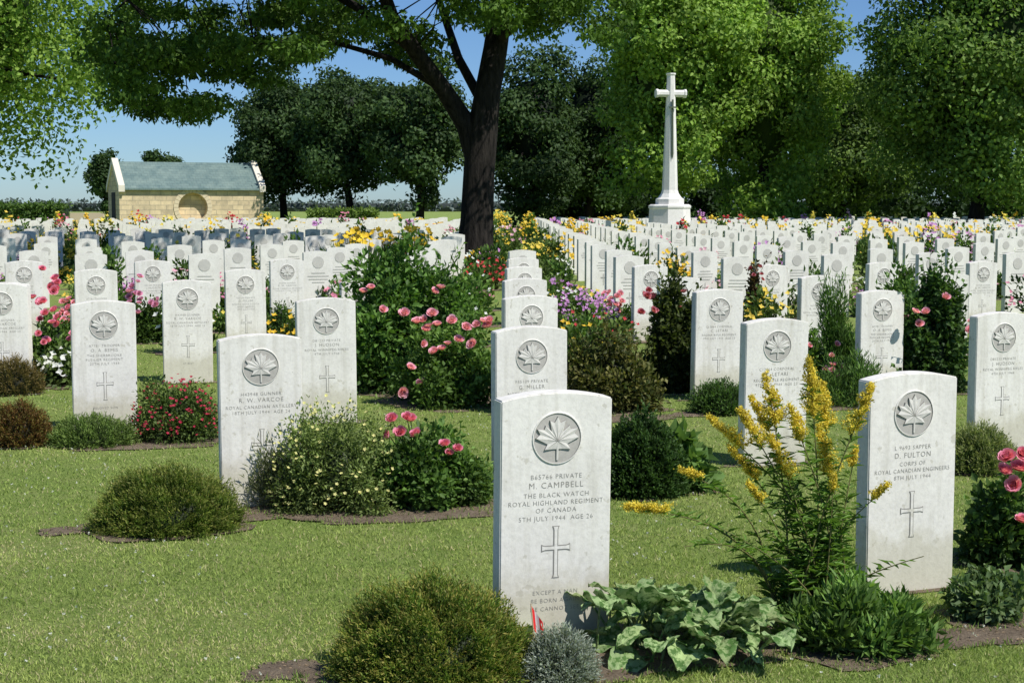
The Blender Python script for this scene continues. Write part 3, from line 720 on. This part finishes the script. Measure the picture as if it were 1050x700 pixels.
limbs=np.concatenate([main[5:],l1[1:],l2,l2[:-1]*.5+l2[1:]*.5,l3,l4,l4[:-1]*.5+l4[1:]*.5,l5])
lowx=[100,125,150,175,205,235,265,300,350,400,440,475,510,540,580,610,640,665];lowy=[70,150,165,130,160,98,112,78,56,68,95,75,30,45,60,55,40,0]
pb=PB();ncl=350;nv=175
for k in range(ncl):
    px=rng.uniform(105,665)
    if k<65: px=rng.uniform(112,310)
    lo=np.interp(px,lowx,lowy)
    if k<nv: py=lo-16-rng.random()**1.1*(lo+40);dd=rng.uniform(-4,4.5)
    else: py=rng.uniform(-330,-30);dd=rng.uniform(-9,3.5)
    if 455<px<535 and py>20 and rng.random()<0.7: continue
    c=W(px,py,D0+dd);r=rng.uniform(0.28,0.66)
    n=int(440*r*r/0.36)
    v=rdir(n);P=c+v*np.array([r*1.3,r*1.3,r*0.55])*rng.random((n,1))**0.5
    t=rng.random((n,1));col=((1-t)*np.array([0.038,0.08,0.012])+t*np.array([0.12,0.21,0.034]))*rng.uniform(.75,1.25)
    pb.leaves(P,rdir(n)*0.8+[0,0,-.5],rdir(n)*.7+[0,0,.8],rng.uniform(.09,.18,n),rng.uniform(.06,.10,n),col,0.15,0.15)
    q=limbs[np.argmin(((limbs-c)**2).sum(1))];mid=(q+c)/2+[0,0,.15]
    if np.linalg.norm(q-c)<2.2: tb.tube([q,mid,c,c+rdir(1)[0]*r*.8],[.020,.012,.008,.003],sides=4)
pb.build('crown',M_TREE,parent=e);tb.build('trunk',M_BARK,smooth=True,parent=e)

def hedge(name,x0,x1,y0,y1,h,n,size,c1,c2):
    pb=PB();P=np.stack([rng.uniform(x0,x1,n),rng.uniform(y0,y1,n),rng.uniform(0,h,n)],-1)
    f=rng.random(n);P[f<.45,1]=y0+rng.random((f<.45).sum())*.25;P[f>.7,2]=h-rng.random((f>.7).sum())*.2
    P+=rng.normal(size=(n,3))*size*.3;t=rng.random((n,1))
    pb.leaves(P,rdir(n),rdir(n)+[0,-.4,.5],size,size*.6,(1-t)*np.array(c1)+t*np.array(c2))
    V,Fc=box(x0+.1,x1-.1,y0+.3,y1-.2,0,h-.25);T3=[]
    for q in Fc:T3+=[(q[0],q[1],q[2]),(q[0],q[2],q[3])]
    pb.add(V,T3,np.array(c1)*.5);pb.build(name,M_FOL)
def xp(px,d):return (px-525)/F*d
hedge('hedge',xp(-120,95),xp(70,95),94,96,1.55,5000,.25,(0.05,0.10,0.018),(0.12,0.2,0.04))
hedge('hedge',xp(318,90),xp(388,90),89,91,1.2,3000,.22,(0.10,0.17,0.03),(0.22,0.31,0.07))
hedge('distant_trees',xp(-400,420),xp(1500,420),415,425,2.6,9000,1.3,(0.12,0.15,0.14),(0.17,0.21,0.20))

# ---------------- cross of sacrifice ----------------
cx,cy=(686-525)/F*62,62.0
e=empty('memorial_cross',(cx,cy,0),math.radians(12))
def prism(sections,sides=8,rot=math.pi/8):
    V=[];Fc=[]
    for (z,r) in sections:
        for k in range(sides):
            a=2*math.pi*k/sides+rot;V.append((r*math.cos(a),r*math.sin(a),z))
    for i in range(len(sections)-1):
        for k in range(sides):
            a=i*sides+k;b=i*sides+(k+1)%sides;Fc.append((a,b,b+sides,a+sides))
    Fc.append(tuple(range(sides-1,-1,-1)));Fc.append(tuple((len(sections)-1)*sides+k for k in range(sides)));return V,Fc
V,Fc=prism([(-.1,1.5),(.18,1.5),(.185,1.2),(.36,1.2)]);pymesh('steps',V,Fc,M_CROSS,e)
V,Fc=prism([(.362,.95),(.5,.95),(.56,.90),(1.30,.86),(1.36,.90),(1.44,.90),(1.50,.80)]);pymesh('pedestal',V,Fc,M_CROSS,e)
V,Fc=prism([(1.502,.60),(1.72,.60),(1.78,.50),(1.95,.38),(2.1,.33),(6.1,.19),(6.85,.165),(6.90,.20),(6.96,.20)]);pymesh('shaft',V,Fc,M_CROSS,e)
V,Fc=prism([(-.66,.19),(-.58,.19),(-.55,.155),(.55,.155),(.58,.19),(.66,.19)]);V=[(z,y,6.12+x) for x,y,z in V];pymesh('crossarm',V,Fc,M_CROSS,e)
V=[(-.05,-.30,3.6),(0,-.335,3.35),(.05,-.30,3.6),(.035,-.26,5.6),(-.035,-.26,5.6),(0,-.29,5.6)];Fc=[(0,1,5,4),(1,2,3,5),(3,4,5)]
pymesh('bronze_sword_blade',V,Fc,M_BRONZE,e)
V,Fc=box(-.16,.16,-.33,-.24,5.50,5.56);pymesh('sword_guard',V,Fc,M_BRONZE,e)
V,Fc=box(-.03,.03,-.31,-.23,5.562,5.85);pymesh('sword_grip',V,Fc,M_BRONZE,e)

# ---------------- memorial shelter ----------------
def rubble():
    m,nt,out=newmat('sandstone_blocks');tc=nt.nodes.new('ShaderNodeTexCoord');s=nt.nodes.new('ShaderNodeSeparateXYZ');nt.links.new(tc.outputs['Object'],s.inputs[0])
    ad=nd(nt,'ShaderNodeMath',operation='ADD');nt.links.new(s.outputs[0],ad.inputs[0]);nt.links.new(s.outputs[1],ad.inputs[1])
    c=nt.nodes.new('ShaderNodeCombineXYZ');nt.links.new(ad.outputs[0],c.inputs[0]);nt.links.new(s.outputs[2],c.inputs[1])
    b=nt.nodes.new('ShaderNodeTexBrick');nt.links.new(c.outputs[0],b.inputs['Vector'])
    for k,v in (('Scale',1.0),('Mortar Size',0.025),('Brick Width',0.7),('Row Height',0.30)):b.inputs[k].default_value=v
    b.inputs['Color1'].default_value=(.80,.62,.36,1);b.inputs['Color2'].default_value=(.48,.37,.22,1);b.inputs['Mortar'].default_value=(.36,.29,.19,1)
    n=noise(nt,tc.outputs['Object'],2.2,5,.7);cc=mixc(nt,.4,b.outputs[0],ramp(nt,n,[(.35,(.85,.70,.46)),(.62,(.38,.34,.25))]))
    finish(nt,out,cc,.9,b.outputs['Fac'],.5,.02);return m
MB=rubble()
def slate():
    m,nt,out=newmat('slate_roof');tc=nt.nodes.new('ShaderNodeTexCoord')
    b=nt.nodes.new('ShaderNodeTexBrick');nt.links.new(tc.outputs['Object'],b.inputs['Vector'])
    for k,v in (('Scale',1.0),('Mortar Size',0.01),('Brick Width',0.35),('Row Height',0.22)):b.inputs[k].default_value=v
    b.inputs['Color1'].default_value=(.17,.24,.22,1);b.inputs['Color2'].default_value=(.11,.17,.165,1);b.inputs['Mortar'].default_value=(.06,.08,.08,1)
    n=noise(nt,tc.outputs['Object'],1.3,6,.7);cc=mixc(nt,.5,b.outputs[0],ramp(nt,n,[(.35,(.24,.31,.27)),(.65,(.09,.15,.15))]))
    finish(nt,out,cc,.6,b.outputs['Fac'],.4,.01);return m
MSL=slate()
bd=95;e=empty('stone_memorial_shelter',((192-525)/F*bd,bd,0),math.radians(24))
hw,hd,ev,rg=4.55,2.2,2.65,4.15
n=40;cz=1.35;rr=0.92;yf=-hd;V=[];Fc=[]
def rectpt(a):
    c,s_=math.cos(a),math.sin(a);t=1e9
    if abs(c)>1e-6:t=min(t,hw/abs(c))
    if s_>1e-6:t=min(t,(ev-cz)/s_)
    if s_<-1e-6:t=min(t,(cz+.1)/-s_)
    return (c*t,yf,cz+s_*t)
angs=sorted([2*math.pi*k/n for k in range(n)]+[math.atan2(ev-cz,hw),math.pi-math.atan2(ev-cz,hw),math.pi+math.atan2(cz+.1,hw),2*math.pi-math.atan2(cz+.1,hw)]);n=len(angs)
for a in angs:V+= [rectpt(a),(rr*math.cos(a),yf,cz+rr*math.sin(a)),(rr*math.cos(a),yf+.5,cz+rr*math.sin(a))]
for k in range(n):
    j=(k+1)%n
    Fc+=[(3*k,3*k+1,3*j+1,3*j),(3*k+1,3*k+2,3*j+2,3*j+1)]
Fc.append(tuple(3*k+2 for k in range(n)))
b=len(V);V+= [(-hw,-hd,-.1),(-hw,hd,-.1),(-hw,hd,ev),(-hw,0,rg),(-hw,-hd,ev),(hw,-hd,-.1),(hw,hd,-.1),(hw,hd,ev),(hw,0,rg),(hw,-hd,ev)]
Fc+=[(b,b+4,b+3,b+2,b+1),(b+5,b+6,b+7,b+8,b+9),(b+1,b+2,b+7,b+6)]
pymesh('walls',V,Fc,MB,e)
V=[];Fc=[];m_=28
for k in range(m_):
    a0=2*math.pi*(k+.04)/m_;a1=2*math.pi*(k+.96)/m_;b=len(V)
    for yy in (yf-.05,yf+.02):
        for a,r_ in ((a0,.93),(a0,1.22),(a1,1.22),(a1,.93)):V.append((r_*math.cos(a),yy,cz+r_*math.sin(a)))
    Fc+=[(b,b+1,b+2,b+3),(b,b+4,b+5,b+1),(b+1,b+5,b+6,b+2),(b+2,b+6,b+7,b+3),(b+3,b+7,b+4,b)]
m,nt,out=newmat('dressed_stone');finish(nt,out,(.66,.55,.37),.85);MD=m
pymesh('niche_surround',V,Fc,MD,e)
sl=(rg-ev)/hd
V=[];Fc=[]
for sgn in (-1,1):
    b=len(V);y1=sgn*(hd+.25);z1=ev-sl*.25
    V+= [(-hw+.31,y1,z1+.06),(hw-.31,y1,z1+.06),(hw-.31,0,rg+.10),(-hw+.31,0,rg+.10),(-hw+.31,y1,z1-.04),(hw-.31,y1,z1-.04)];Fc+=[(b,b+1,b+2,b+3),(b,b+4,b+5,b+1)]
pymesh('slate_roof',V,Fc,MSL,e)
V=[];Fc=[]
for x0,x1 in ((-hw-.08,-hw+.3),(hw-.3,hw+.08)):
    for sgn in (-1,1):
        b=len(V);y1=sgn*(hd+.3);z1=ev-sl*.3
        for x in (x0,x1):V+= [(x,y1,z1-.12),(x,y1,z1+.28),(x,0,rg+.32),(x,0,rg-.05)]
        Fc+=[(b,b+1,b+2,b+3),(b+4,b+7,b+6,b+5),(b+1,b+5,b+6,b+2),(b,b+4,b+5,b+1),(b,b+3,b+7,b+4)]
m,nt,out=newmat('pale_coping');finish(nt,out,(.72,.66,.54),.85);pymesh('gable_coping',V,Fc,m,e)
V,Fc=box(-hw-.06,hw+.06,-hd-.06,hd+.06,-.1,.30);pymesh('plinth',V,Fc,MD,e)
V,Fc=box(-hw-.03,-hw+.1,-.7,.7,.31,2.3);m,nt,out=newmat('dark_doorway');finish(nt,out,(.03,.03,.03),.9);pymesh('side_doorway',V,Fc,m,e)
V,Fc=box(xp(-150,97.5),xp(108,97.5),97.3,97.7,-.1,1.0);pymesh('boundary_wall',V,Fc,MD)

# ---------------- light, sky, camera ----------------
sd=Vector((SUN_H[0]*math.cos(SUN_EL),SUN_H[1]*math.cos(SUN_EL),math.sin(SUN_EL)))
sl_=bpy.data.lights.new('sun','SUN');sl_.energy=5.0;sl_.angle=math.radians(0.5);sl_.color=(1,.97,.91)
so=bpy.data.objects.new('sun',sl_);scene.collection.objects.link(so);so.rotation_euler=sd.to_track_quat('Z','Y').to_euler();so.location=(10,-10,30)
w=bpy.data.worlds.new("World");scene.world=w;w.use_nodes=True;nt=w.node_tree;nt.nodes.clear()
sk=nt.nodes.new('ShaderNodeTexSky');sk.sky_type='NISHITA';sk.sun_disc=False;sk.sun_elevation=SUN_EL;sk.sun_rotation=math.atan2(SUN_H[0],SUN_H[1])
sk.ozone_density=3.5;sk.dust_density=0.3;sk.air_density=0.9;sk.altitude=300
tint=mixc(nt,1.0,sk.outputs[0],(0.62,0.80,1.02),'MULTIPLY')
bg=nt.nodes.new('ShaderNodeBackground');bg.inputs[1].default_value=0.105;o=nt.nodes.new('ShaderNodeOutputWorld')
nt.links.new(tint,bg.inputs[0]);nt.links.new(bg.outputs[0],o.inputs[0])
cam=bpy.data.cameras.new('camera');cam.sensor_width=36;cam.lens=F/1050*36;cam.clip_start=.1;cam.clip_end=6000
co=bpy.data.objects.new('camera',cam);scene.collection.objects.link(co);co.location=(0,0,H);co.rotation_euler=(math.pi/2-PITCH,0,0);scene.camera=co
scene.view_settings.view_transform='Standard';scene.view_settings.look='None';scene.view_settings.exposure=0
